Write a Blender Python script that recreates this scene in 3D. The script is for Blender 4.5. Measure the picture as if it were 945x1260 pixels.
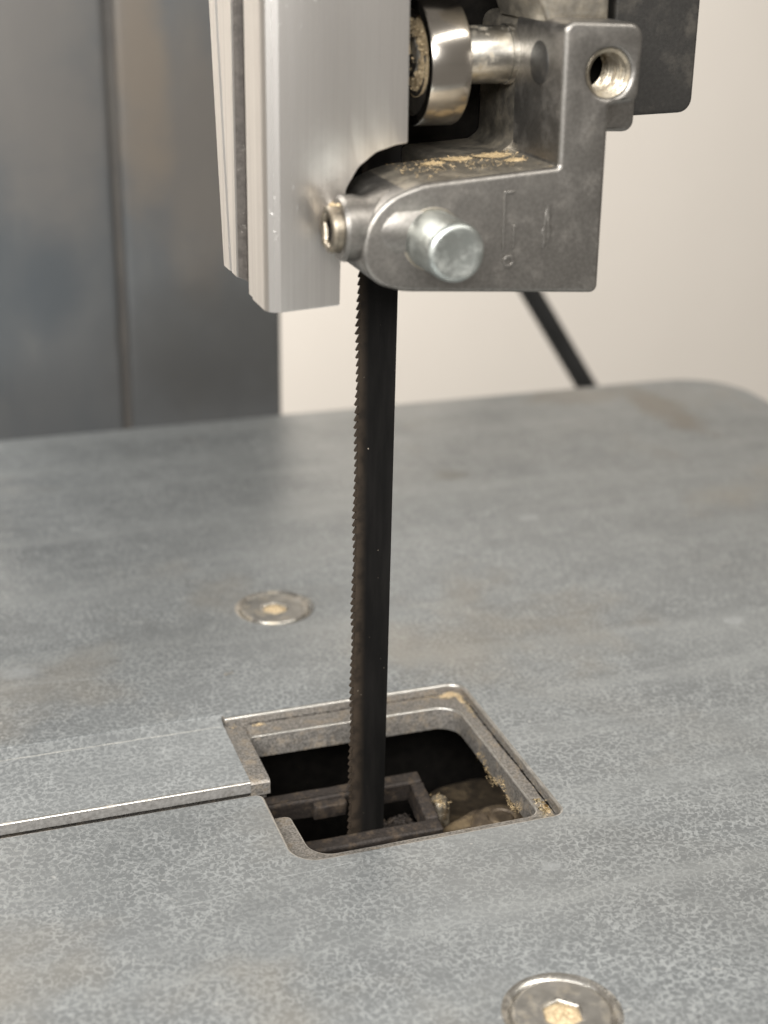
import bpy, bmesh, math, random
from mathutils import Vector, Matrix, noise
from mathutils.geometry import tessellate_polygon

for o in list(bpy.data.objects): bpy.data.objects.remove(o, do_unlink=True)
scene = bpy.context.scene
COL = scene.collection
MM = 0.001                       # everything below is written in millimetres
random.seed(7)

# ------------------------------------------------------------------ camera
cam_d = bpy.data.cameras.new('camera')
cam_d.sensor_fit = 'HORIZONTAL'; cam_d.sensor_width = 18.0; cam_d.lens = 36.0
cam_d.clip_start = 0.005; cam_d.clip_end = 50
cam = bpy.data.objects.new('camera', cam_d); COL.objects.link(cam)
R_ = (0.946, -0.32386, 0.01423); D_ = (-0.1095, -0.36055, -0.92629); F_ = (0.30512, 0.87471, -0.37655)
mw = Matrix(((R_[0], -D_[0], -F_[0], -72.08*MM), (R_[1], -D_[1], -F_[1], -213.54*MM),
             (R_[2], -D_[2], -F_[2], 141.33*MM), (0, 0, 0, 1)))
cam.matrix_world = mw
cam_d.dof.use_dof = True
cam_d.dof.focus_distance = 0.247
cam_d.dof.aperture_fstop = 12.0
cam_d.dof.aperture_blades = 0
scene.camera = cam

# ------------------------------------------------------------------ world, lamps, exposure
world = bpy.data.worlds.new('World'); scene.world = world; world.use_nodes = True
bg = world.node_tree.nodes['Background']
bg.inputs['Color'].default_value = (1.0, 0.93, 0.84, 1); bg.inputs['Strength'].default_value = 0.27

def area(name, loc, target, size, power, color, sy=None):
    l = bpy.data.lights.new(name, 'AREA'); l.energy = power; l.color = color
    l.shape = 'RECTANGLE'; l.size = size; l.size_y = sy or size
    o = bpy.data.objects.new(name, l); COL.objects.link(o)
    o.location = Vector(loc)*MM
    d = (Vector(target)-Vector(loc)).normalized()
    o.rotation_euler = d.to_track_quat('-Z', 'Y').to_euler()
    return o
area('bench_lamp', (-240, -350, 320), (-10, -45, 20), 0.55, 5.8, (1.0, 0.985, 0.955), 0.16)
area('ceiling_lamp', (330, -560, 850), (10, 0, 40), 1.1, 6.2, (1.0, 0.965, 0.90), 0.10)
area('wall_fill', (-120, 470, 260), (330, 900, -170), 0.22, 5.7, (1.0, 0.955, 0.89), 0.22)  # added fill hidden behind the column to brighten the wall

vs = scene.view_settings
vs.view_transform = 'Standard'; vs.look = 'None'; vs.gamma = 1.0; vs.use_curve_mapping = False; vs.exposure = 0.0
scene.render.engine = 'CYCLES'

# ------------------------------------------------------------------ material helpers
class NT:
    def __init__(s, name):
        s.m = bpy.data.materials.new(name); s.m.use_nodes = True
        s.t = s.m.node_tree; s.b = s.t.nodes['Principled BSDF']
        s.co = s.t.nodes.new('ShaderNodeTexCoord').outputs['Object']
    def n(s, typ, **kw):
        nd = s.t.nodes.new('ShaderNode'+typ)
        for k, v in kw.items(): setattr(nd, k, v)
        return nd
    def l(s, a, b): s.t.links.new(a, b)
    def set(s, nd, **kw):
        for k, v in kw.items():
            k = k.replace('_', ' ')
            if hasattr(v, 'node'): s.l(v, nd.inputs[k])
            else: nd.inputs[k].default_value = v
        return nd
    def mapped(s, scale):
        mp = s.n('Mapping'); s.l(s.co, mp.inputs['Vector']); mp.inputs['Scale'].default_value = scale
        return mp.outputs['Vector']
    def noise(s, per_mm, detail=3, rough=.55, dist=0, stretch=(1, 1, 1), out='Fac', off=0):
        nd = s.n('TexNoise')
        mp = s.n('Mapping'); s.l(s.co, mp.inputs['Vector'])
        mp.inputs['Scale'].default_value = tuple(1000*per_mm*k for k in stretch)
        mp.inputs['Location'].default_value = (off, off*1.7, off*.6)
        s.l(mp.outputs['Vector'], nd.inputs['Vector'])
        s.set(nd, Scale=1.0, Detail=detail, Roughness=rough, Distortion=dist)
        return nd.outputs[out]
    def math(s, op, a, b=None, c=None, clamp=False):
        nd = s.n('Math', operation=op, use_clamp=clamp)
        for i, v in enumerate((a, b, c)):
            if v is None: continue
            if hasattr(v, 'node'): s.l(v, nd.inputs[i])
            else: nd.inputs[i].default_value = v
        return nd.outputs[0]
    def ramp(s, fac, lo, hi, a=0., b=1.):
        nd = s.n('MapRange', clamp=True, interpolation_type='SMOOTHSTEP')
        s.l(fac, nd.inputs[0])
        for i, v in enumerate((lo, hi, a, b)): nd.inputs[i+1].default_value = v
        return nd.outputs[0]
    def mix(s, fac, a, b, mode='MIX'):
        nd = s.n('Mix', data_type='RGBA', blend_type=mode)
        if hasattr(fac, 'node'): s.l(fac, nd.inputs[0])
        else: nd.inputs[0].default_value = fac
        for i, v in ((6, a), (7, b)):
            if hasattr(v, 'node'): s.l(v, nd.inputs[i])
            else: nd.inputs[i].default_value = (*v, 1)
        return nd.outputs[2]
    def bump(s, h, dist_mm, strength=1.0):
        nd = s.n('Bump'); s.l(h, nd.inputs['Height'])
        nd.inputs['Distance'].default_value = dist_mm*MM; nd.inputs['Strength'].default_value = strength
        s.l(nd.outputs[0], s.b.inputs['Normal'])
    def fin(s, color=None, rough=None, metal=None, spec=None):
        for k, v in (('Base Color', color), ('Roughness', rough), ('Metallic', metal), ('Specular IOR Level', spec)):
            if v is None: continue
            if hasattr(v, 'node'): s.l(v, s.b.inputs[k])
            elif isinstance(v, tuple): s.b.inputs[k].default_value = (*v, 1)
            else: s.b.inputs[k].default_value = v
        return s.m

def m_table(name='worn_table_steel', light=1.0):
    t = NT(name)
    def gabor(scale, freq, off):
        wob = t.noise(.30, 2, .5, off=off, out='Color')
        vm = t.n('VectorMath', operation='MULTIPLY_ADD'); t.l(wob, vm.inputs[0])
        vm.inputs[1].default_value = (.0016, .0016, 0); t.l(t.co, vm.inputs[2])
        g = t.n('TexGabor'); g.gabor_type = '2D'; t.l(vm.outputs[0], g.inputs['Vector'])
        t.set(g, Scale=scale, Frequency=freq, Anisotropy=0.0); return g.outputs['Value']
    g1 = gabor(640., 1.25, 2.0)
    region = t.noise(.05, 4, .6, off=5)
    wob2 = t.noise(1.0, 3, .6, off=13, out='Color')
    vm2 = t.n('VectorMath', operation='MULTIPLY_ADD'); t.l(wob2, vm2.inputs[0])
    vm2.inputs[1].default_value = (.0024, .0024, 0); t.l(t.co, vm2.inputs[2])
    vo = t.n('TexVoronoi', feature='DISTANCE_TO_EDGE', voronoi_dimensions='2D'); t.l(vm2.outputs[0], vo.inputs['Vector'])
    t.set(vo, Scale=690., Randomness=1.0)
    thick = t.ramp(t.noise(.35, 3, .6, off=23), .3, .7, .03, .235)
    net = t.math('SUBTRACT', 1.0, t.math('DIVIDE', vo.outputs['Distance'], thick), clamp=True)
    bias = t.ramp(region, .36, .64, -.03, .05)
    gw = t.ramp(t.math('ADD', g1, bias), .50, .68, 0, .62)
    w = t.math('MULTIPLY', t.math('MAXIMUM', net, gw), t.ramp(t.noise(1.3, 2, .6, off=41), .25, .6, .35, 1))
    big = t.noise(.014, 4, .6, off=1)
    streak = t.noise(.05, 5, .65, stretch=(.10, 1.5, 1), off=2)
    fine = t.noise(2.2, 2, off=4)
    base = t.mix(t.ramp(big, .35, .65), (.208, .220, .225), (.258, .270, .274))
    base = t.mix(t.math('MULTIPLY', fine, .25), base, (.12, .127, .132))
    veins = t.mix(t.math('MULTIPLY', w, t.ramp(t.noise(.13, 4, .6, off=31), .30, .60, .42, .90)), base, (.49, .51, .512))
    veins = t.mix(t.ramp(streak, .44, .68, 0, .45), veins, (.38, .395, .395))
    veins = t.mix(t.ramp(streak, .42, .25, 0, .42), veins, (.19, .197, .20))
    blot = t.math('MULTIPLY', t.ramp(t.noise(.12, 5, .65, .2, off=8.3), .675, .75, 0, .5), t.ramp(fine, .3, .6, .5, 1))
    veins = t.mix(blot, veins, (.60, .62, .61))
    veins = t.mix(t.ramp(t.noise(.55, 2, .5, off=51), .735, .785, 0, .55), veins, (.60, .60, .58))
    veins = t.mix(t.ramp(t.noise(.42, 3, .6, off=57), .70, .76, 0, .4), veins, (.12, .122, .125))
    tan = t.ramp(t.noise(.020, 4, .6, off=12), .54, .72, 0, .32)
    veins = t.mix(tan, veins, (.33, .285, .22))
    sx = t.n('SeparateXYZ'); t.l(t.co, sx.inputs[0])
    def stain(cx, cy, rx, ry, amt, col, veins, off):          # stains with a place and shape of their own
        a = t.math('POWER', t.math('DIVIDE', t.math('SUBTRACT', sx.outputs[0], cx*MM), rx*MM), 2.0)
        b = t.math('POWER', t.math('DIVIDE', t.math('SUBTRACT', sx.outputs[1], cy*MM), ry*MM), 2.0)
        d = t.math('ADD', t.math('ADD', a, b), t.math('MULTIPLY_ADD', t.noise(.16, 5, .7, off=off), 3.6, -1.8))
        return t.mix(t.ramp(d, .1, 1.5, amt, 0), veins, col)
    veins = stain(148, 168, 7, 26, .55, (.20, .16, .11), veins, 3)
    veins = stain(128, 186, 16, 8, .40, (.21, .17, .12), veins, 6)
    veins = stain(67, 134, 5, 4, .45, (.15, .14, .11), veins, 9)
    for k, (px_, py_, r_) in enumerate(((75, 101, 2.6), (93, 36, 2.2), (-52, 57, 4.0), (20, -32, 1.8), (76, -12, 1.4))):
        veins = stain(px_, py_, r_, r_*.7, .38, (.52, .54, .55), veins, 20+k)
    if light != 1.0: veins = t.mix(light, veins, (.52, .53, .53))
    t.bump(t.math('MULTIPLY_ADD', w, .6, t.math('MULTIPLY', fine, .5)), .035, .8)
    rough = t.math('MULTIPLY_ADD', t.noise(.08, 4, .6, off=7), .22, .24)
    rough = t.math('MULTIPLY_ADD', w, .10, rough)
    return t.fin(veins, rough, .4, .5)

def m_metal(name, col, col2, rough, metal=1.0, scale=.5, bump=.02, dirt=None, dirt_amt=.5, dirt_scale=.12, stretch=(1, 1, 1), rvar=.15, lo=.48, hi=.66):
    t = NT(name)
    n = t.noise(scale, 4, .6, stretch=stretch, off=3)
    c = t.mix(t.ramp(n, .3, .7), col, col2)
    r = t.math('MULTIPLY_ADD', n, rvar, rough-rvar*.5)
    mt = metal
    if dirt:
        d = t.math('MULTIPLY', t.ramp(t.noise(dirt_scale, 6, .7, off=11), lo, hi), dirt_amt)
        c = t.mix(d, c, dirt); r = t.math('MULTIPLY_ADD', d, .35, r)
        mt = t.math('MULTIPLY_ADD', d, -metal*.9, metal)
    sp = t.noise(scale*3.1, 3, .6, off=6)
    if bump: t.bump(t.math('ADD', t.math('MULTIPLY', n, .6), t.math('MULTIPLY', sp, .5)), bump)
    return t.fin(c, r, mt, .5)

M = {}
M['table'] = m_table()
M['strip'] = m_table('worn_strip_steel', .12)
M['edge'] = m_metal('bare_worn_edge', (.74, .72, .68), (.52, .50, .46), .30, .9, .9, .04, (.20, .165, .13), .55, .5, lo=.52, hi=.70)
M['slotface'] = m_metal('sawn_slot_face', (.36, .35, .335), (.22, .213, .203), .45, .35, 1.1, .08, (.10, .09, .08), .7, .30, lo=.56, hi=.64)
M['ledge'] = m_metal('bare_ledge_steel', (.40, .375, .345), (.15, .14, .128), .42, .6, 2.6, .08, (.26, .20, .13), .5, .35)
M['dimple'] = m_metal('worn_dimple', (.72, .70, .66), (.48, .46, .42), .24, .95, 1.0, .05, (.42, .33, .20), .5, .25)
M['scratch'] = m_metal('bright_scratch', (.80, .79, .74), (.55, .54, .50), .45, .3, 1.5, .03)
M['faint'] = m_metal('faint_scuff', (.44, .45, .45), (.30, .31, .31), .5, .3, .6, .02)
M['alu'] = m_metal('extruded_aluminium', (.88, .855, .825), (.75, .725, .70), .36, 1.0, 1.5, .016, None, 0, .3, (1, 1, .012), .14)
def nick(m):
    nt = m.node_tree; b_ = nt.nodes['Principled BSDF']
    tc = nt.nodes.new('ShaderNodeTexCoord'); n1 = nt.nodes.new('ShaderNodeTexNoise'); n1.inputs['Scale'].default_value = 1300; n1.inputs['Detail'].default_value = 1
    n2 = nt.nodes.new('ShaderNodeTexNoise'); n2.inputs['Scale'].default_value = 60; n2.inputs['Detail'].default_value = 3
    for n_ in (n1, n2): nt.links.new(tc.outputs['Object'], n_.inputs['Vector'])
    def mr(o, lo, hi, a, b):
        q = nt.nodes.new('ShaderNodeMapRange'); nt.links.new(o, q.inputs[0])
        for i_, v_ in enumerate((lo, hi, a, b)): q.inputs[i_+1].default_value = v_
        return q.outputs[0]
    mu = nt.nodes.new('ShaderNodeMath'); mu.operation = 'MULTIPLY'
    nt.links.new(mr(n1.outputs[0], .66, .74, 0, 1), mu.inputs[0]); nt.links.new(mr(n2.outputs[0], .48, .60, 0, 1), mu.inputs[1])
    bp = nt.nodes.new('ShaderNodeBump'); bp.inputs['Distance'].default_value = .00004; bp.inputs['Strength'].default_value = .6
    nt.links.new(mu.outputs[0], bp.inputs['Height'])
    old = b_.inputs['Normal'].links
    if old: nt.links.new(old[0].from_socket, bp.inputs['Normal'])
    nt.links.new(bp.outputs[0], b_.inputs['Normal'])
nick(M['alu'])
M['groove'] = m_metal('dark_groove', (.060, .052, .046), (.10, .088, .078), .55, .2, .9, .08, (.30, .28, .25), .6, .8, lo=.60, hi=.66)  # darker than the rail around it, with pale specks
M['cast'] = m_metal('die_cast_zinc', (.285, .271, .252), (.215, .203, .188), .41, .95, 1.8, .030, (.16, .135, .105), .25, .25, lo=.45, hi=.80, rvar=.08)
M['castdust'] = m_metal('dusty_die_cast_zinc', (.36, .335, .295), (.27, .25, .215), .38, .9, 1.6, .03, (.46, .37, .24), .42, .30, lo=.30, hi=.85)
M['pin'] = m_metal('zinc_plated_steel', (.50, .525, .505), (.41, .435, .415), .40, 1.0, .6, .015, (.40, .38, .33), .25, .3)
M['brass'] = m_metal('yellow_plated_steel', (.50, .45, .36), (.34, .30, .24), .36, 1.0, .9, .05, (.22, .17, .10), .6, .4)
M['setscrew'] = m_metal('dark_yellow_plating', (.33, .29, .23), (.20, .175, .14), .40, .95, 1.2, .08, (.16, .12, .075), .6, .5)
M['shaft'] = m_metal('dull_shaft_steel', (.56, .54, .50), (.42, .40, .36), .32, 1.0, .8, .03, (.42, .34, .22), .6, .3, lo=.50, hi=.66)
M['ring'] = m_metal('polished_bearing_steel', (.50, .465, .42), (.42, .39, .35), .20, 1.0, .4, .004, None, 0, .1, (.05, 1, 1), .06)
M['shield'] = m_metal('dirty_bearing_shield', (.09, .08, .065), (.05, .045, .04), .55, .4, 1.0, .05)
M['darkcast'] = m_metal('dark_grey_casting', (.046, .044, .041), (.034, .032, .030), .48, .4, 1.6, .06, (.12, .105, .085), .35, .1)
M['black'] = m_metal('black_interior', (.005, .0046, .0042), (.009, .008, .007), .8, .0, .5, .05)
M['brown'] = m_metal('rusty_brown_steel', (.046, .037, .032), (.026, .021, .018), .6, .3, 1.8, .2, (.13, .09, .055), .4, .5)
M['bracketrear'] = m_metal('dark_dusty_bracket', (.075, .057, .038), (.035, .027, .019), .6, .2, .5, .15, (.14, .10, .055), .7, .18)
M['bracket'] = m_metal('brown_dusty_bracket', (.15, .115, .08), (.08, .06, .042), .55, .3, .6, .15, (.30, .22, .12), .6, .18)
def m_column():
    t = NT('blued_grey_steel')
    n = t.noise(.012, 5, .6, stretch=(1, 1, .5), off=3)
    c = t.mix(t.ramp(n, .3, .7), (.125, .127, .128), (.082, .091, .099))
    f = t.noise(.06, 5, .65, stretch=(1, 1, .35), off=9)
    c = t.mix(t.ramp(f, .45, .75, 0, .35), c, (.17, .168, .16))
    sx = t.n('SeparateXYZ'); t.l(t.co, sx.inputs[0])
    def patch(c, x, z, rx, rz, col, amt, off):            # brown stains, plus lighter, bluish and darker patches
        a_ = t.math('POWER', t.math('DIVIDE', t.math('SUBTRACT', sx.outputs[0], x*MM), rx*MM), 2.0)
        b_ = t.math('POWER', t.math('DIVIDE', t.math('SUBTRACT', sx.outputs[2], z*MM), rz*MM), 2.0)
        d = t.math('ADD', t.math('ADD', a_, b_), t.math('MULTIPLY_ADD', t.noise(.05, 4, .6, off=off), 2.4, -1.2))
        return t.mix(t.ramp(d, 0, 1.8, amt, 0), c, col)
    c = patch(c, 8, 92, 8, 40, (.200, .163, .125), .7, 2)
    c = patch(c, 24, 70, 12, 40, (.19, .16, .13), .45, 5)
    c = patch(c, -20, 90, 20, 40, (.175, .160, .145), .6, 8)
    c = patch(c, -20, 34, 10, 14, (.075, .085, .095), .7, 11)
    c = patch(c, 25, 12, 30, 22, (.078, .077, .075), .7, 14)
    return t.fin(c, t.math('MULTIPLY_ADD', n, .2, .32), .3, .5)
M['column'] = m_column()
M['seam'] = m_metal('dark_seam', (.075, .070, .066), (.095, .088, .08), .6, .2, .05, .0)
M['wall'] = m_metal('cream_wall_paint', (.79, .745, .69), (.775, .73, .675), .8, .0, .01, .0)
M['cord'] = m_metal('black_rubber_cord', (.012, .012, .012), (.018, .018, .018), .5, .0, .1, .0)
M['dust'] = m_metal('pale_sawdust', (.66, .53, .34), (.42, .31, .18), .9, .0, 2.4, .25, (.70, .58, .39), .6, 1.2)
M['armdust'] = m_metal('greasy_sawdust', (.48, .36, .20), (.30, .22, .12), .75, .0, 1.6, .1, (.56, .44, .27), .6, .6)
M['chip'] = m_metal('bright_metal_chip', (.80, .72, .52), (.6, .5, .33), .25, 1.0, .9, .02)

M['black'].node_tree.nodes['Principled BSDF'].inputs['Specular IOR Level'].default_value = .04
def m_blade():
    t = NT('black_oxide_blade')
    n = t.noise(.35, 4, .6, stretch=(1, 1, .12), off=1)
    c = t.mix(t.ramp(n, .3, .7), (.005, .0048, .0046), (.010, .0093, .0088))
    sx = t.n('SeparateXYZ'); t.l(t.co, sx.inputs[0])
    near = t.ramp(sx.outputs[0], 0.0002, 0.0024, 1, 0)      # ground band along the toothed edge
    c = t.mix(t.math('MULTIPLY', near, t.ramp(t.noise(.5, 3, off=2), .3, .6, .4, .9)), c, (.045, .034, .025))
    sp = t.ramp(t.noise(1.6, 1, off=5), .775, .80, 0, .8)
    c = t.mix(sp, c, (.35, .30, .24))
    t.bump(t.noise(1.2, 3, off=7, stretch=(1, 1, .3)), .02)
    return t.fin(c, t.math('MULTIPLY_ADD', n, .25, .44), .05, .08)
M['blade'] = m_blade()

# ------------------------------------------------------------------ mesh helpers (mm in, metres out)
def link(name, me, mat, parent=None, sharp=35):
    for m_ in (mat if isinstance(mat, (list, tuple)) else [mat]): me.materials.append(m_)
    o = bpy.data.objects.new(name, me); COL.objects.link(o)
    for p in me.polygons: p.use_smooth = True
    me.set_sharp_from_angle(angle=math.radians(sharp))
    if parent: o.parent = parent
    return o
def finish(name, bm, mat, parent=None, sharp=35, origin=(0, 0, 0)):
    bmesh.ops.recalc_face_normals(bm, faces=bm.faces)
    og = Vector(origin)
    for v in bm.verts: v.co = (v.co-og)*MM
    me = bpy.data.meshes.new(name); bm.to_mesh(me); bm.free()
    o = link(name, me, mat, parent, sharp); o.location = og*MM
    return o
def thing(name, label, cat, loc=(0, 0, 0), group=None):
    e = bpy.data.objects.new(name, None); COL.objects.link(e); e.empty_display_size = .005
    e['label'] = label; e['category'] = cat
    if group: e['group'] = group
    return e
def tag(o, label, cat, group=None, kind=None):
    o['label'] = label; o['category'] = cat
    if group: o['group'] = group
    if kind: o['kind'] = kind
    return o

def rpoly(pts, seg=6):
    """polygon from (x, y[, r]) corners, each corner rounded with radius r"""
    out = []; n = len(pts)
    for i, p in enumerate(pts):
        r = p[2] if len(p) > 2 else 0
        P = Vector(p[:2])
        if r <= 0: out.append(P); continue
        a = (Vector(pts[i-1][:2])-P); b = (Vector(pts[(i+1) % n][:2])-P)
        la, lb = a.length, b.length; a.normalize(); b.normalize()
        ang = a.angle(b); t = min(r/math.tan(ang/2), la*.49, lb*.49); rr = t*math.tan(ang/2)
        c = P+(a+b).normalized()*(rr/math.sin(ang/2))
        v0 = P+a*t-c; v1 = P+b*t-c
        a0 = math.atan2(v0.y, v0.x); d = math.atan2(v1.y, v1.x)-a0
        while d > math.pi: d -= 2*math.pi
        while d < -math.pi: d += 2*math.pi
        for k in range(seg+1):
            q = a0+d*k/seg; out.append(c+Vector((math.cos(q), math.sin(q)))*rr)
    res = []
    for p in out:
        if not res or (p-res[-1]).length > 1e-4: res.append(p)
    return res
def area2(p): return sum(p[i-1].x*p[i].y-p[i].x*p[i-1].y for i in range(len(p)))/2
def offset(poly, d):
    """inwards by d (poly counter-clockwise); clockwise loops grow"""
    n = len(poly); out = []
    for i in range(n):
        e0 = (poly[i]-poly[i-1]).normalized(); e1 = (poly[(i+1) % n]-poly[i]).normalized()
        n0 = Vector((-e0.y, e0.x)); n1 = Vector((-e1.y, e1.x))
        m = n0+n1
        k = max(.35, (1+n0.dot(n1)))
        out.append(poly[i]+m*(d/k))
    return out
def prism(bm, outer, h0, h1, mp, holes=(), bev0=0, bev1=0, seg=3, mat_cap=0, mat_side=0, mat_bev=None):
    """extrude a polygon (with holes) between heights h0 and h1; mp(u, v, h) -> xyz; rounded rims"""
    loops = [outer if area2(outer) > 0 else outer[::-1]] + [h if area2(h) < 0 else h[::-1] for h in holes]
    levels = []
    if bev0:
        for k in range(seg+1):
            q = math.pi/2*k/seg; levels.append((bev0*(1-math.sin(q)), h0+math.copysign(bev0, h1-h0)*(1-math.cos(q))))
    else: levels.append((0, h0))
    if bev1:
        for k in range(seg, -1, -1):
            q = math.pi/2*k/seg; levels.append((bev1*(1-math.sin(q)), h1-math.copysign(bev1, h1-h0)*(1-math.cos(q))))
    else: levels.append((0, h1))
    nb0 = seg if bev0 else 0; nb1 = seg if bev1 else 0
    grid = []
    for off, h in levels:
        row = []
        for L in loops:
            P = offset(L, off) if off else L
            row.append([bm.verts.new(mp(p.x, p.y, h)) for p in P])
        grid.append(row)
    for k in range(len(grid)-1):
        for a, b in zip(grid[k], grid[k+1]):
            for i in range(len(a)):
                f = bm.faces.new((a[i-1], a[i], b[i], b[i-1]))
                bevel = k < nb0 or k >= len(grid)-1-nb1
                f.material_index = (mat_bev if mat_bev is not None else mat_side) if bevel else mat_side
    for row in (grid[0], grid[-1]):
        flat = [v for L in row for v in L]
        off = levels[0][0] if row is grid[0] else levels[-1][0]
        polys = [[Vector((p.x, p.y, 0)) for p in (offset(L, off) if off else L)] for L in loops]
        for tri in tessellate_polygon(polys):
            try: bm.faces.new([flat[i] for i in tri]).material_index = mat_cap
            except ValueError: pass
XZ = lambda u, v, h: (u, h, v)       # polygon in x-z, extruded along y
XY = lambda u, v, h: (u, v, h)       # polygon in x-y, extruded along z
YZ = lambda u, v, h: (h, u, v)       # polygon in y-z, extruded along x
def rect(x0, y0, x1, y1, r=0, seg=5): return rpoly([(x0, y0, r), (x1, y0, r), (x1, y1, r), (x0, y1, r)], seg)
def circ(cx, cy, r, n=32): return [Vector((cx+r*math.cos(2*math.pi*i/n), cy+r*math.sin(2*math.pi*i/n))) for i in range(n)]
def boxpart(name, x0, x1, y0, y1, z0, z1, mat, parent, bev=.4, r=0):
    bm = bmesh.new(); prism(bm, rect(x0, y0, x1, y1, r or max(bev, .05)), z0, z1, XY, bev0=bev, bev1=bev)
    return finish(name, bm, mat, parent)
def lathe(bm, prof, origin, axis='x', n=48, mat=0):
    """prof: (radius, height) pairs along the axis"""
    ox, oy, oz = origin; rows = []
    for r, h in prof:
        if r < 1e-6:
            v = {'x': (ox+h, oy, oz), 'y': (ox, oy+h, oz), 'z': (ox, oy, oz+h)}[axis]; rows.append([bm.verts.new(v)])
        else:
            row = []
            for i in range(n):
                c, s = r*math.cos(2*math.pi*i/n), r*math.sin(2*math.pi*i/n)
                row.append(bm.verts.new({'x': (ox+h, oy+c, oz+s), 'y': (ox+c, oy+h, oz+s), 'z': (ox+c, oy+s, oz+h)}[axis]))
            rows.append(row)
    for a, b in zip(rows, rows[1:]):
        for i in range(n):
            if len(a) == 1 and len(b) == 1: continue
            if len(a) == 1: f = bm.faces.new((a[0], b[i-1], b[i]))
            elif len(b) == 1: f = bm.faces.new((a[i-1], a[i], b[0]))
            else: f = bm.faces.new((a[i-1], a[i], b[i], b[i-1]))
            f.material_index = mat
def lump(bm, c, r, squash=(1, 1, 1), sub=1, rough=.45, seed=0):
    g = bmesh.ops.create_icosphere(bm, subdivisions=sub, radius=1)
    rot = Matrix.Identity(3)
    if sub == 1:                                     # dust: flakes and splinters lying every way
        k0 = random.uniform(.55, 1.0); squash = (squash[0]*random.uniform(.6, 2.2), squash[1]*random.uniform(.4, 1.0), squash[2]*random.uniform(.3, .8))
        rot = Matrix.Rotation(random.uniform(0, 6.28), 3, 'Z') @ Matrix.Rotation(random.gauss(0, .35), 3, 'X') @ Matrix.Rotation(random.gauss(0, .35), 3, 'Y')
        r *= k0
    for v in g['verts']:
        k = 1+rough*noise.noise(v.co*1.7+Vector((seed*3.7, seed*1.3, seed)))*1.6
        v.co = Vector(c)+rot @ Vector((v.co.x*r*squash[0]*k, v.co.y*r*squash[1]*k, v.co.z*r*squash[2]*k))

def mound(bm, c, r, h, axis='z', seed=0, nr=10, na=36, amp=.5, sq=(1, 1)):
    rows = []
    for i in range(nr+1):
        row = []
        for k in range(na):
            q = 2*math.pi*k/na; f = i/nr
            edge = 1+.22*noise.noise(Vector((math.cos(q)*1.4+seed, math.sin(q)*1.4, seed*.7)))
            u, v = r*f*edge*math.cos(q)*sq[0], r*f*edge*math.sin(q)*sq[1]
            z_ = h*(1-f**2.2)*(1+amp*noise.noise(Vector((u*1.6/r*2, v*1.6/r*2, seed)))+amp*.7*noise.noise(Vector((u*9/r, v*9/r, seed)))+amp*.5*noise.noise(Vector((u*22/r, v*22/r, seed)))) - .12*h
            row.append(bm.verts.new((c[0]+u, c[1]+v, c[2]+z_) if axis == 'z' else (c[0]-z_, c[1]+u, c[2]+v)))
        rows.append(row)
    for a, b in zip(rows, rows[1:]):
        for k in range(na): bm.faces.new((a[k-1], a[k], b[k], b[k-1]))

# ------------------------------------------------------------------ background
bm = bmesh.new(); prism(bm, rect(-2500, -1500, 3200, 2200), 900, 940, XZ)
wl = finish('wall', bm, M['wall']); wl['kind'] = 'structure'

# ------------------------------------------------------------------ the saw's column behind the table
col = thing('saw_column', 'blurred grey steel column of the saw rising behind the table, at the left', 'column')
bm = bmesh.new(); prism(bm, rpoly([(.6, 228, 2.4), (47.8, 228, 1.6), (47.8, 330, 2), (1.0, 330, 1)]), -160, 330, XY, bev0=.5, bev1=.5)
o = finish('side_panel', bm, M['column'], col); o['label'] = 'right panel with brownish stains'
bm = bmesh.new(); prism(bm, rpoly([(-52, 227, 3), (-1.4, 227, 2.4), (-1.4, 330, 1), (-52, 330, 1)]), -160, 330, XY, bev0=.5, bev1=.5)
finish('front_panel', bm, M['column'], col)
boxpart('seam', -40, 6, 229.2, 320, -160, 329, M['seam'], col, .2)

# black cord behind the table
bm = bmesh.new()
pts = [Vector((118, 300, 75)), Vector((142, 300, 37)), Vector((164.5, 300, 1)), Vector((189.5, 300, -37)), Vector((217, 302, -72)), Vector((244, 306, -106))]
prev = None
for i, p in enumerate(pts):
    d = (pts[min(i+1, len(pts)-1)]-pts[max(i-1, 0)]).normalized(); s = d.cross(Vector((0, 1, 0))).normalized(); u = s.cross(d)
    ring = [bm.verts.new(p+(s*math.cos(k*math.pi/8)+u*math.sin(k*math.pi/8))*3.9) for k in range(16)]
    if prev:
        for k in range(16): bm.faces.new((prev[k-1], prev[k], ring[k], ring[k-1]))
    prev = ring
tag(finish('power_cord', bm, M['cord']), 'black cord hanging diagonally behind the table, below the guide casting', 'cord')

# ------------------------------------------------------------------ saw table
table = thing('saw_table', 'worn grey steel saw table with square opening and slot', 'table')
LEDGE = -1.75; THICK = -6.2; STRIP = -0.9
SCREWS = [(3.0, 70.9), (7.2, -63.2)]
L0 = -190
outer = rpoly([(L0, -150), (181.5, -150, 15), (181.5, 193, 20), (-150, 195.5, 15), (L0, 195.5, 3),
               (L0, 29.6), (-18.4, 29.6, .2), (-18.0, 28.1, .4), (28.1, 28.1, 2.6), (28.2, -18.9, 2.0), (-17.7, -18.9, 4.2), (-17.8, 2.0, 1.6), (L0, 2.3)], 8)
bm = bmesh.new()
prism(bm, outer, LEDGE, 0, XY, holes=[circ(x, y, 8.6, 48) for x, y in SCREWS], bev1=.45, seg=4, mat_side=2, mat_bev=1)
for f in bm.faces:                      # outer rim and strip wall keep the table finish
    c = f.calc_center_median()
    if c.y > 29 or c.x > 40 or c.y < -40: f.material_index = 0
finish('table_top', bm, [M['table'], M['edge'], M['ledge']], table)

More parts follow.
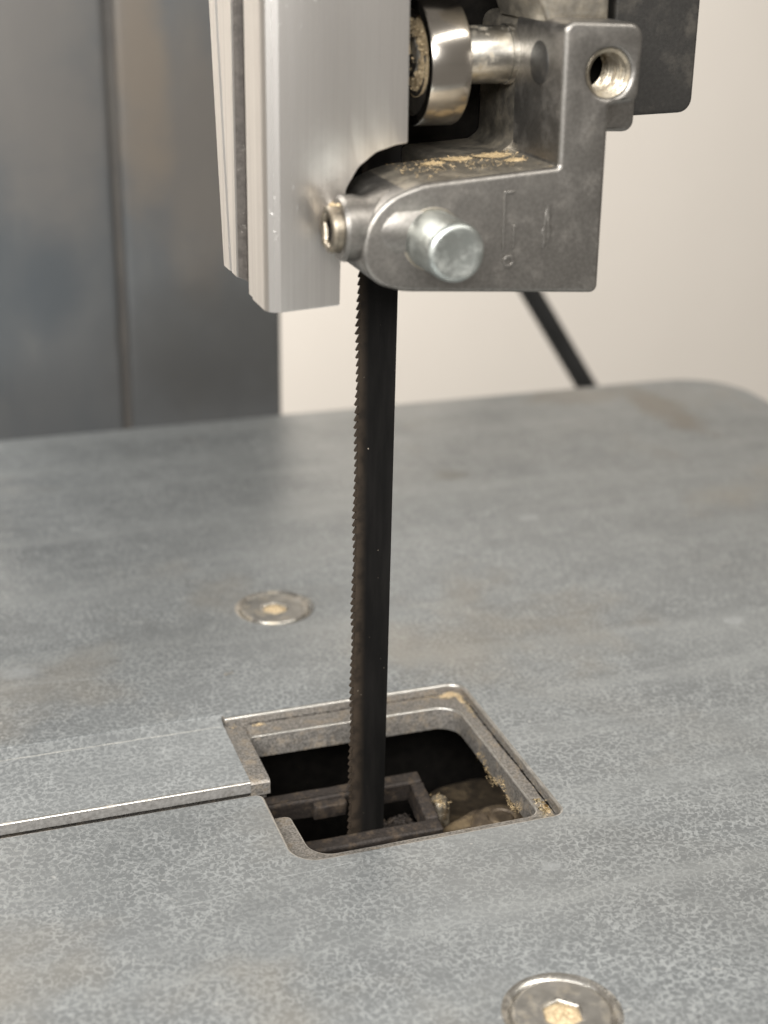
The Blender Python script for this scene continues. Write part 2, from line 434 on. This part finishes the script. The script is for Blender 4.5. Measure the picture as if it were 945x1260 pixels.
inner = rpoly([(L0, -146), (177, -146, 14), (177, 189, 18), (L0, 189), (L0, 10.0), (-15.0, 10.0, .1), (-15.0, 23.3, 1.6), (25.2, 23.1, 4.2), (25.3, -15.6, 2.2), (-14.0, -15.8, 4), (-14.5, -3.3, 1.2), (L0, -3.0)], 8)
bm = bmesh.new(); prism(bm, inner, THICK, LEDGE-.004, XY, bev1=.28, seg=3, mat_side=0, mat_bev=1)
finish('ledge_plate', bm, [M['ledge'], M['edge']], table)

# sunken strip left of the opening (profile in y-z, run along x)
bm = bmesh.new()
prof = [Vector((7.2, -3.0)), Vector((9.9, -3.0)), Vector((9.9, LEDGE)), Vector((29.55, LEDGE)), Vector((29.55, -.03)), Vector((29.3, -.03)), Vector((27.4, STRIP)), Vector((7.60, STRIP)), Vector((7.45, STRIP-.04)), Vector((7.30, STRIP-.14)), Vector((7.22, STRIP-.28)), Vector((7.2, STRIP-.40))]
prism(bm, prof, L0, -18.5, YZ)
for f in bm.faces:
    c = f.calc_center_median()
    if c.y < 7.59: f.material_index = 1 if c.z > STRIP-.38 else 2
finish('sunken_strip', bm, [M['strip'], M['edge'], M['slotface']], table)
bm = bmesh.new()
prof = [Vector((7.2, -3.7)), Vector((9.9, -3.7)), Vector((9.9, LEDGE)), Vector((26.9, LEDGE)), Vector((26.9, STRIP-.15)), Vector((7.9, STRIP-.06)), Vector((7.5, STRIP-.26)), Vector((7.2, STRIP-.62))]
prism(bm, prof, -18.48, -15.05, YZ); finish('strip_end', bm, M['ledge'], table)

def ribbon(name, pts, w, z, mat, jitter=.35, step=.5):
    bm = bmesh.new(); rows = []
    P = []
    for a, b in zip(pts, pts[1:]):
        a, b = Vector(a), Vector(b); n = max(2, int((b-a).length/step))
        P += [a.lerp(b, i/n) for i in range(n)]
    P.append(Vector(pts[-1]))
    for i, p in enumerate(P):
        d = (P[min(i+1, len(P)-1)]-P[max(i-1, 0)]).normalized(); nn = Vector((-d.y, d.x))
        ww = w*(.55+jitter*2*abs(noise.noise(Vector((i*.31, w*9, p.y)))))*min(1, i*.25+.1, (len(P)-1-i)*.25+.1)
        s = .12*noise.noise(Vector((i*.11, 4, p.x*.02)))
        rows.append((bm.verts.new((p.x+nn.x*(s-ww/2), p.y+nn.y*(s-ww/2), z-.006)), bm.verts.new((p.x+nn.x*s, p.y+nn.y*s, z+.02)), bm.verts.new((p.x+nn.x*(s+ww/2), p.y+nn.y*(s+ww/2), z-.006))))
    for a, b in zip(rows, rows[1:]):
        bm.faces.new((a[0], a[1], b[1], b[0])); bm.faces.new((a[1], a[2], b[2], b[1]))
    return finish(name, bm, mat, table)
ribbon('edge_line', [(-150, 27.0), (-18.6, 27.1)], .30, STRIP, M['scratch'], .5)
ribbon('scratch', [(-21.5, -21.9), (-8.6, -21.5)], .16, 0, M['faint'], .9)
ribbon('scratch', [(29.8, 4.5), (29.9, 7.6), (31.2, 9.2), (33.5, 9.4), (82, 2.4), (120, -3)], .22, 0, M['faint'], .5)
ribbon('scratch', [(-75, 55.5), (-22, 48.5), (-14, 47.2)], .20, 0, M['faint'], .7)
ribbon('scratch', [(-40, -24.5), (-28, -24.0)], .16, 0, M['faint'], .7)

def crease_shade(pts, w):
    o = ribbon('crease_shade_line', pts, w, LEDGE+.012, M['black'], .9, .4); return o  # thin black ribbon draws the shade along the ledge crease
crease_shade([(-14.5, 27.85), (24.5, 27.85)], .30); crease_shade([(27.85, 24.5), (27.95, -16.5)], .34)
# countersunk screws in the table
def hexsock(r, n=6, a0=.3): return [Vector((r*math.cos(a0+2*math.pi*i/n), r*math.sin(a0+2*math.pi*i/n))) for i in range(n)]
for k, (x, y) in enumerate(SCREWS):
    bm = bmesh.new()
    lathe(bm, [(9.06, -.004), (8.7, -.02), (8.35, -.08)], (x, y, 0), 'z', 64)
    lathe(bm, [(8.35, -.08), (8.0, -.20), (7.65, -.40), (7.35, -.64), (7.15, -.85), (6.5, -.9)], (x, y, 0), 'z', 64, 1)
    finish('dimple', bm, [M['table'], M['dimple']], table)
    sc = bmesh.new()
    head = circ(x, y, 7.0, 56); sock = [p+Vector((x, y)) for p in hexsock(2.7)]
    prism(sc, head, -1.7, -.10, XY, holes=[sock], bev1=.55, seg=5, mat_bev=1)
    so = finish('screw', sc, [m_metal('worn_screw_head' + str(k), (.46, .45, .425), (.34, .33, .31), .36, .85, .5, .04, (.40, .32, .20), .4, .3), M['dimple']], table)
    so['label'] = ('screw head behind the opening, left of the blade', 'screw head at the lower front edge')[k]
    bm = bmesh.new()
    mound(bm, (x, y, -.75), 2.75, .62, 'z', k*5+1.5, 12, 40, .6)
    for i in range(60):
        q = random.random()*6.28; rr = 2.3*math.sqrt(random.random())
        lump(bm, (x+rr*math.cos(q), y+rr*math.sin(q), -.75+random.random()*.6-(rr/2.3)*.25), .08+.16*random.random(), (1, 1, .8), 1, .5, i)
    ob = finish('socket_dust', bm, M['dust'], table); ob['kind'] = 'stuff'

# housing under the table
boxpart('base_floor', -80, 80, -70, 70, -95, -90, M['black'], table, .3)
boxpart('base_wall', -80, 80, 40, 44, -90, THICK-.3, M['black'], table, .3)
boxpart('base_wall', -80, 80, -64, -60, -90, THICK-.3, M['black'], table, .3)
boxpart('base_wall', 44, 48, -59.5, 39.5, -90, THICK-.3, M['black'], table, .3)
boxpart('base_wall', -64, -60, -59.5, 39.5, -90, THICK-.3, M['black'], table, .3)

# ------------------------------------------------------------------ lower blade guide in the opening (tilted frame)
lg = thing('lower_blade_guide', 'brown steel blade guide frame down inside the table opening', 'blade guide')
tilt = Matrix.Translation(Vector((0, 13, -8))) @ Matrix.Rotation(math.radians(14), 4, 'X') @ Matrix.Translation(Vector((0, -13, 8)))
def tbar(name, x0, x1, y0, y1, z0, z1, bev=.5):
    bm = bmesh.new()
    # subdivide for an uneven, rusty edge
    prism(bm, rect(x0, y0, x1, y1, bev), z0, z1, XY, bev0=.2, bev1=bev, seg=3)
    bmesh.ops.subdivide_edges(bm, edges=[e for e in bm.edges if e.calc_length() > 3], cuts=12, use_grid_fill=True)
    for v in bm.verts:
        v.co += Vector((1, 1, 1))*.13*noise.noise(v.co*.9) + Vector((0, 0, .10))*noise.noise(v.co*2.7)
    bmesh.ops.transform(bm, matrix=tilt, verts=bm.verts)
    return finish(name, bm, M['brown'], lg)
tbar('back_bar', -40, 14.2, 10.3, 13.0, -12.5, -8)
tbar('front_bar', -40, 14.2, -1.6, 1.3, -12.5, -8)
tbar('end_bar', 11.8, 14.35, 1.25, 10.35, -12.5, -8.05)
tbar('wear_pad', -6.5, -.5, 8.6, 10.4, -11.6, -8.5, .35)
bm = bmesh.new()
for i in range(420):
    x = random.uniform(3, 11.5); y = random.uniform(1.5, 10)
    lump(bm, (x, y, -15.5+random.random()*.7), .25+.35*random.random(), (1, 1, .7), 1, .6, i)
o = finish('packed_dust', bm, M['brown'], lg); o['kind'] = 'stuff'

br = thing('lower_bracket', 'brown dust-caked bracket under the right of the table opening', 'bracket')
bm = bmesh.new()
prism(bm, rpoly([(15.5, -14, 3), (37, -14, 4), (38, 7, 5), (24, 10, 3), (16, 6, 2.5)], 6), -40, -15.5, XY, bev1=2.2, seg=5)
finish('arm', bm, M['bracket'], br)
bm = bmesh.new(); lathe(bm, [(0, 2.0), (1.9, 1.9), (2.3, 1.5), (2.7, 1.9), (4.0, 1.8), (5.0, 1.2), (5.5, .2), (5.6, -2)], (26.5, 2.0, -15.4), 'z', 48)
finish('bolt', bm, M['bracket'], br)
bm = bmesh.new(); lathe(bm, [(0, 3.2), (1.4, 3.0), (2.0, 2.1), (2.1, -6)], (17.2, 9.5, -15.5), 'z', 28)
finish('stud', bm, M['brass'], br)
bm = bmesh.new(); prism(bm, rpoly([(17, 11.5, 4), (38, 11.5, 2), (38, 30, 6), (21, 28, 6)]), -40, -22, XY, bev1=2)
finish('rear_arm', bm, M['bracketrear'], br)

# ------------------------------------------------------------------ blade
blade = thing('band_saw_blade', 'narrow black toothed band saw blade running down into the table', 'saw blade')
BY = 3.5; BT = .32
def bx(z): return -1.63 + .0095*(z+10)            # tooth root line
bm = bmesh.new()
rows = []
for z in range(-60, 171, 10):
    x0 = bx(z); x1 = x0+6.0
    rows.append([bm.verts.new(p) for p in ((x0, BY-BT, z), (x1-.12, BY-BT, z), (x1, BY-BT+.12, z), (x1, BY+BT-.12, z), (x1-.12, BY+BT, z), (x0, BY+BT, z))])
for a, b in zip(rows, rows[1:]):
    for i in range(6): bm.faces.new((a[i-1], a[i], b[i], b[i-1]))
bm.faces.new(rows[0]); bm.faces.new(rows[-1])
finish('band', bm, M['blade'], blade, 30, (bx(0), BY, 0))
PITCH = 1.27
def tooth_mesh(side):
    bm = bmesh.new()
    prof = [(0, 0), (-.10, -.10), (-.22, -.36), (-.55, -1.04), (-.53, -1.10), (-.14, -1.06), (0, -1.18)]
    v0 = [bm.verts.new((x*MM, (BT+side*.13*max(0, -x-.1)/.6)*MM, z*MM)) for x, z in prof]
    v1 = [bm.verts.new((x*MM, (-BT+side*.13*max(0, -x-.1)/.6)*MM, z*MM)) for x, z in prof]
    bm.faces.new(v0); bm.faces.new(v1[::-1])
    for i in range(len(prof)): bm.faces.new((v0[i-1], v0[i], v1[i], v1[i-1]))
    bmesh.ops.recalc_face_normals(bm, faces=bm.faces)
    me = bpy.data.meshes.new('tooth'); bm.to_mesh(me); bm.free(); me.materials.append(M['blade']); return me
tms = [tooth_mesh(1), tooth_mesh(-1), tooth_mesh(0)]
z = 98.0; i = 0
while z > -13:
    t = bpy.data.objects.new('tooth', tms[i % 3]); COL.objects.link(t); t.parent = blade
    t.location = Vector((bx(z)+.002, BY, z))*MM; t.scale = (1+.22*math.sin(i*.52)+random.uniform(-.08, .08), 1, 1); t.rotation_euler.z = .16*math.sin(i*.52+1); z -= PITCH; i += 1

# ------------------------------------------------------------------ aluminium blade guard
gd = thing('blade_guard', 'satin aluminium blade guard with curved notch beside the guide casting', 'blade guard')
YG = -7.0
front = rpoly([(-16.0, 85.0), (-7.25, 85.4, .3), (-7.0, 99.0, 1.5), (-6.3, 102.2, 2), (-4.6, 105.0, 2.5), (-2.0, 107.0, 3), (1.0, 107.9, 2), (2.7, 108.1, .3), (2.5, 170), (-16.0, 170)], 6)
bm = bmesh.new(); prism(bm, front, YG, YG+2.2, XZ, bev0=.18, bev1=.1, seg=2)
for v in bm.verts:                                     # keep the seam with the side rail flush
    if v.co.x < -15.7: v.co.x = -16.0; v.co.y = YG if v.co.y < YG+1 else YG+2.2
finish('front_plate', bm, M['alu'], gd)
ridge = lambda z: 19.3+(z-85)*.14
def side_profile(z):
    e = ridge(z)
    return [(-16.0, YG), (-16.9, YG+.12), (-17.6, YG+.7), (-17.95, YG+1.7), (-18.0, YG+2.4), (-18.0, 1.6), (-17.75, 1.9), (-17.7, 4.9), (-17.4, 5.2), (-16.6, 5.3),
            (-16.6, 10.4), (-17.9, 10.6), (-18.1, 10.9), (-18.1, e-5.5), (-17.9, e-5.2), (-17.9, e-4.6), (-18.15, e-4.3), (-18.2, e-.6), (-17.8, e), (-15.2, e), (-15.2, YG+2.2), (-16.0, YG+2.2)]
bm = bmesh.new(); rows = []
for z in (85, 100, 120, 140, 170):
    rows.append([bm.verts.new((x, y, z + (0 if z > 86 else (1.2 if y > 10.45 else (.6 if y > 5.25 else 0))))) for x, y in side_profile(z)])
for a, b in zip(rows, rows[1:]):
    for i in range(len(a)):
        f = bm.faces.new((a[i-1], a[i], b[i], b[i-1]))
        if i in (9, 10, 11): f.material_index = 1
for r in (rows[0], rows[-1]):
    for tri in tessellate_polygon([[Vector((v.co.x, v.co.y, 0)) for v in r]]):
        bm.faces.new([r[i] for i in tri])
so = finish('side_rail', bm, [M['alu'], M['groove']], gd, 25); so['label'] = 'grooved side rail'
boxpart('back_plate', -15.1, 6.0, 16.6, 18.6, 91.5, 170, M['black'], gd, .2)

# ------------------------------------------------------------------ upper blade guide: casting, pin, set screw, bearing
ug = thing('upper_blade_guide', 'die-cast metal blade guide with round pin and bearing above the table', 'blade guide')
YC = -15.5
HC = (29.15, 117.9); HR = 3.35
def smooth(pts, n=5):
    P = [Vector(p) for p in pts]; out = []
    for i in range(1, len(P)-2):
        p0, p1, p2, p3 = P[i-1:i+3]
        for k in range(n):
            t_ = k/n; out.append(.5*((2*p1)+(p2-p0)*t_+(2*p0-5*p1+4*p2-p3)*t_*t_+(3*p1-p0-3*p2+p3)*t_**3))
    return out+[P[-2]]
nose = smooth([(12, 104.6), (3.5, 104.0), (.8, 103.5), (-2.4, 102.3), (-4.7, 100.3), (-6.2, 97.6), (-6.6, 94.6), (-6.0, 92.2), (-4.3, 90.3), (-1.8, 89.3), (1.0, 88.8), (10, 88.2)])
prof = rpoly([(22.2, 105.3, .5)] + [tuple(p) for p in nose] + [(29.6, 86.8, 1.1), (29.5, 113.6, .6),
              (33.9, 113.9, 1.4), (34.1, 124.5, 2.2), (22.0, 125.0, 1.6)], 8)
bm = bmesh.new()
prism(bm, prof, YC, 1.2, XZ, holes=[circ(HC[0], HC[1], HR, 40)], bev0=.75, bev1=.4, seg=4)
for f in bm.faces:                      # dust lies on the arm's upper side
    c = f.calc_center_median(); f.normal_update()
    if abs(f.normal.z) > .6 and 103 < c.z < 106 and c.y > YC+1 and c.x < 22: f.material_index = 1
finish('casting', bm, [M['cast'], M['castdust']], ug)
# rear half of the casting: arm root, post, web, tab, top boss
bm = bmesh.new()
prism(bm, rpoly([(9.5, 88.6, 1), (29.4, 87.8, 1), (29.3, 124.3, 2), (22.25, 124.6, 2), (22.25, 106.3, 1.6), (20.5, 105.1, 1), (9.5, 104.4, 1)], 5), 1.1, 15.0, XZ, bev1=.6)
finish('casting_rear', bm, M['castdust'], ug)
boxpart('web', 4.5, 30.5, 15.2, 18.0, 100, 170, M['black'], ug, .3)
bm = bmesh.new(); prism(bm, rpoly([(29.3, 108.6, .3), (38.6, 108.3, 1.6), (38.4, 123.2, 2), (29.3, 123.2, .3)], 5), -6.0, 10, XZ, bev0=.6)
finish('tab', bm, M['cast'], ug)
bm = bmesh.new(); prism(bm, rpoly([(22.4, 124.2), (32.0, 124.2), (31.0, 170), (20.6, 170), (20.8, 128, 3)], 6), -9.0, 8, XZ, bev0=1.2, seg=4)
finish('top_boss', bm, M['castdust'], ug)
bm = bmesh.new(); prism(bm, rpoly([(33.0, 116.0, .5), (34.8, 116.4, 1.2), (34.9, 121.6, 1.2), (33.0, 122, .5)], 5), -13.6, -6.2, XZ, bev0=.5)
finish('flange', bm, M['cast'], ug)
# threads in the tapped hole
bm = bmesh.new(); pr = []
for k in range(9):
    pr += [(HR+.02, .4+k*.92), (HR-.5, .62+k*.92), (HR-.5, .74+k*.92), (HR+.02, .96+k*.92)]
lathe(bm, pr + [(HR, 8.7)], (HC[0], YC, HC[1]), 'y', 40); lathe(bm, [(HR+.1, 8.9), (0, 9.0)], (HC[0], YC, HC[1]), 'y', 40, 1)  # black disc stands in for the shade deep in the hole
finish('threaded_hole', bm, [M['brass'], M['black']], ug, 20)
# flush shaft end on the post's inner side
bm = bmesh.new(); lathe(bm, [(0, -.10), (2.8, -.10), (3.0, -.02), (3.1, .2)], (22.0, -7.5, 118.7), 'x', 40)
finish('shaft_end', bm, M['darkcast'], ug)
# raised casting marks
bm = bmesh.new()
prism(bm, rect(14.0, 93.9, 14.35, 102.4, .15), YC-.26, YC+.2, XZ, bev0=.1)
prism(bm, rect(14.5, 102.0, 15.7, 102.4, .15), YC-.24, YC+.2, XZ, bev0=.1)
prism(bm, rect(15.6, 94.2, 15.9, 97.6, .14), YC-.22, YC+.2, XZ, bev0=.08)
prism(bm, circ(15.2, 92.4, .95, 20), YC-.22, YC+.2, XZ, holes=[circ(15.2, 92.4, .45, 20)], bev0=.08)
finish('cast_mark', bm, M['cast'], ug)
bm = bmesh.new(); lump(bm, (20.9, YC+.02, 96.6), 1.0, (.75, .22, 2.6), 3, .5, 5); finish('gouge', bm, M['cast'], ug)
# dust lying on the arm
bm = bmesh.new()
for i in range(420):
    x = random.uniform(2, 21.5); y = min(.6, random.gauss(-3.5, 3.6))
    if y < YC+1.2: continue
    lump(bm, (x, y, 104.02+(x-3.5)*.0703), random.uniform(.06, .22), (1, 1, .5), 1, .6, i)
for k, (mx, my, mr) in enumerate(((18.5, -2.0, 2.4), (13, -1.5, 2.0), (19.5, -7, 1.3), (8.5, -2.5, 1.5))):
    mound(bm, (mx, my, 104.0+(mx-3.5)*.0703), mr, .22, 'z', k*3.1, 12, 40, .9, (1.5, .8))
o = finish('arm_dust', bm, M['armdust'], ug); o['kind'] = 'stuff'
# guide pin
bm = bmesh.new()
lathe(bm, [(0, .10), (2.8, .08), (3.2, .0), (3.55, .08), (3.9, .35), (4.08, .75), (4.12, 1.2), (4.12, 28.0), (0, 28.0)], (3.55, -25.0, 96.2), 'y', 64)
pn = finish('guide_pin', bm, M['pin'], ug, 50); pn['label'] = 'round zinc-plated guide pin'
bm = bmesh.new(); lathe(bm, [(4.13, -.02), (4.25, -.05), (4.4, -.04), (4.55, .05)], (3.55, YC, 96.2), 'y', 48)
finish('pin_bore_rim', bm, M['castdust'], ug)
# clamp boss and socket set screw on the arm's left end
SX, SY, SZ = -10.5, -10.9, 97.4
bm = bmesh.new(); lathe(bm, [(3.4, -8.9), (4.2, -8.8), (4.6, -8.3), (4.6, -6.6), (4.3, -5.4), (4.4, -4.6), (5.4, -2.0), (5.4, 2)], (0, SY, SZ), 'x', 48)
finish('clamp_boss', bm, M['cast'], ug)
bm = bmesh.new()
prism(bm, circ(SY, SZ, 3.35, 40), SX, -5.0, YZ, holes=[[p+Vector((SY, SZ)) for p in hexsock(2.35, 6, .2)]], bev0=.75, seg=4)
sk = bmesh.new(); lathe(sk, [(2.4, .75), (1.2, 1.2), (0, 1.4)], (SX, SY, SZ), 'x', 24)  # black cone stands in for the shade inside the hex recess
sc = finish('set_screw', bm, M['setscrew'], ug); sc['label'] = 'yellowish socket set screw'
finish('socket', sk, M['black'], sc)
bm = bmesh.new()
for i in range(16): lump(bm, (SX+.7+random.random()*2.2, SY-1+random.random()*2.4, SZ+3.3+random.random()*.4), .25+.3*random.random(), (1, 1, .6), 1, .6, i)
o = finish('screw_dust', bm, M['dust'], sc); o['kind'] = 'stuff'
# thrust bearing
BX0, BX1, BYc, BZ, BR = 6.7, 12.9, 3.6, 117.9, 9.0
be = None
bm = bmesh.new()
lathe(bm, [(7.3, .9), (7.3, .25), (7.5, 0), (8.5, 0), (8.85, .12), (BR, .45), (BR, 5.75), (8.85, 6.08), (8.5, 6.2), (7.3, 6.2), (7.3, 5.4)], (BX0, BYc, BZ), 'x', 96)
be = finish('bearing', bm, M['ring'], ug, 40); be['label'] = 'polished thrust bearing'
bm = bmesh.new(); lathe(bm, [(3.2, .55), (4.6, .5), (4.8, .8), (7.35, .85)], (BX0, BYc, BZ), 'x', 64); lathe(bm, [(3.2, 5.6), (7.35, 5.5)], (BX0, BYc, BZ), 'x', 64)
finish('shield', bm, M['shield'], be)
bm = bmesh.new()
for i in range(260):
    q = random.uniform(-3.1, 3.1); rr = 6.2*math.sqrt(random.random())
    lump(bm, (BX0+.6-random.random()*.75, BYc+rr*math.cos(q), BZ+1.3+rr*.85*math.sin(q)), .08+.2*random.random(), (.8, 1, 1), 1, .5, i)
mound(bm, (BX0+.75, BYc, BZ+1.0), 6.0, 1.0, 'x', 3.3, 16, 64, .7)
o = finish('caked_dust', bm, M['dust'], be); o['kind'] = 'stuff'
bm = bmesh.new(); lathe(bm, [(0, -.2), (2.9, -.15), (3.1, .1), (3.1, 6.3), (4.0, 6.35), (4.15, 6.6), (4.15, 14.4), (4.35, 14.5), (4.35, 15.4)], (BX0, BYc, BZ+.9), 'x', 56)
finish('bearing_shaft', bm, M['shaft'], ug)

# ------------------------------------------------------------------ guide post holder behind the casting
gp = thing('guide_post_holder', 'dark grey metal block behind the top right of the guide casting', 'post holder')
bm = bmesh.new(); prism(bm, rpoly([(38.5, 109.2, .8), (53.0, 109.6, 2.2), (53.0, 170, 1), (38.5, 170, 1)], 6), 2.5, 24, XZ, bev0=.7, bev1=.7, seg=4)
finish('block', bm, M['darkcast'], gp)
bm = bmesh.new(); prism(bm, rpoly([(31.0, 119.0, .8), (38.6, 119.0, .8), (38.6, 170, 1), (31.0, 170, 1)], 6), 9, 22, XZ, bev0=.7)
finish('neck', bm, M['black'], gp)

# ------------------------------------------------------------------ loose sawdust and chips
bm = bmesh.new()
def crumbs(n, fx, fy, z, r0, r1, flat=.7):
    for i in range(int(n*4.5)):
        u = random.random(); x, y = fx(u), fy(u)
        lump(bm, (x, y, z+random.random()*r1*.6), random.uniform(r0, r1)*.28, (random.uniform(.6, 1.6), random.uniform(.7, 1.5), flat), 1, .6, random.random()*99)
g = random.gauss
crumbs(70, lambda u: 25.4+g(0, 1.1), lambda u: 26.8+g(0, .5), LEDGE, .18, .55)                       # far right corner
crumbs(60, lambda u: 27.2+g(0, .3), lambda u: 26.5-u*u*9, LEDGE, .12, .5)                              # down the right ledge
crumbs(26, lambda u: 27.3+g(0, .3), lambda u: 18-u*26, LEDGE, .08, .2)
crumbs(36, lambda u: 26.9+g(0, .45), lambda u: -12-u*5.5, LEDGE, .15, .5)                              # near right end
crumbs(18, lambda u: 17+u*6+g(0, .3), lambda u: 27.2+g(0, .3), LEDGE, .12, .36)
crumbs(12, lambda u: -11.9+g(0, .6), lambda u: 27.0+g(0, .25), LEDGE, .2, .45)
crumbs(8, lambda u: -17.0+g(0, .5), lambda u: 26.3+g(0, .4), STRIP-.1, .12, .3)
crumbs(26, lambda u: -16+u*40, lambda u: 25.4+g(0, .8), LEDGE, .05, .14)
crumbs(34, lambda u: random.uniform(-40, 60), lambda u: random.uniform(-40, 60), 0.0, .04, .09)
crumbs(3, lambda u: -13.4+g(0, .5), lambda u: 44.8+g(0, .25), 0.0, .3, .5, .3)
for k, (mx, my, mr, mh, sq) in enumerate(((25.6, 26.9, 1.1, .45, (1.7, .6)), (27.0, 24.8, .7, .4, (.6, 2.0)), (27.1, -14.6, .6, .25, (.7, 2.2)), (-11.9, 27.1, .5, .2, (1.6, .6)))):
    mound(bm, (mx, my, LEDGE), mr, mh, 'z', k*2.7+.4, 14, 48, 1.5, sq)
so = finish('sawdust', bm, M['dust']); tag(so, 'pale sawdust crumbs gathered round the rim of the table opening', 'sawdust', kind='stuff')
bm = bmesh.new()
for i in range(620):                                                                                     # clinging to the inner right wall and bracket
    u = random.random()
    y = 11-u*20; zz = -5.8+g(0, .5)+1.1*math.sin(u*14)
    lump(bm, (25.15+g(0, .18), y, zz), random.uniform(.03, .12), (1, 1.5, 1), 1, .6, random.random()*99)
for i in range(60):
    lump(bm, (17+g(0, .9), 8.6+g(0, .9), -12.3+g(0, .2)), random.uniform(.1, .3), (1, 1, .8), 1, .6, random.random()*99)
tag(finish('clinging_sawdust', bm, M['armdust']), 'sawdust clinging to the inner right wall of the table opening', 'sawdust', kind='stuff')
bm = bmesh.new()
for i in range(9):                                                                                      # curled bright chips at the near right end of the ledge
    c = Vector((26.6+g(0, .6), -14.2+g(0, 1.3), LEDGE+.35)); a0 = random.random()*6; r = random.uniform(.35, .7)
    prev = None
    for k in range(9):
        q = a0+k*.45; p = c+Vector((r*math.cos(q), r*math.sin(q)*.7, .12*k*.3)); w = Vector((0, 0, .28))
        cur = (bm.verts.new(p-w*.5), bm.verts.new(p+w*.5))
        if prev: bm.faces.new((prev[0], cur[0], cur[1], prev[1]))
        prev = cur
tag(finish('metal_chips', bm, M['chip']), 'tiny bright curled chips at the near right end of the opening ledge', 'chips', kind='stuff')
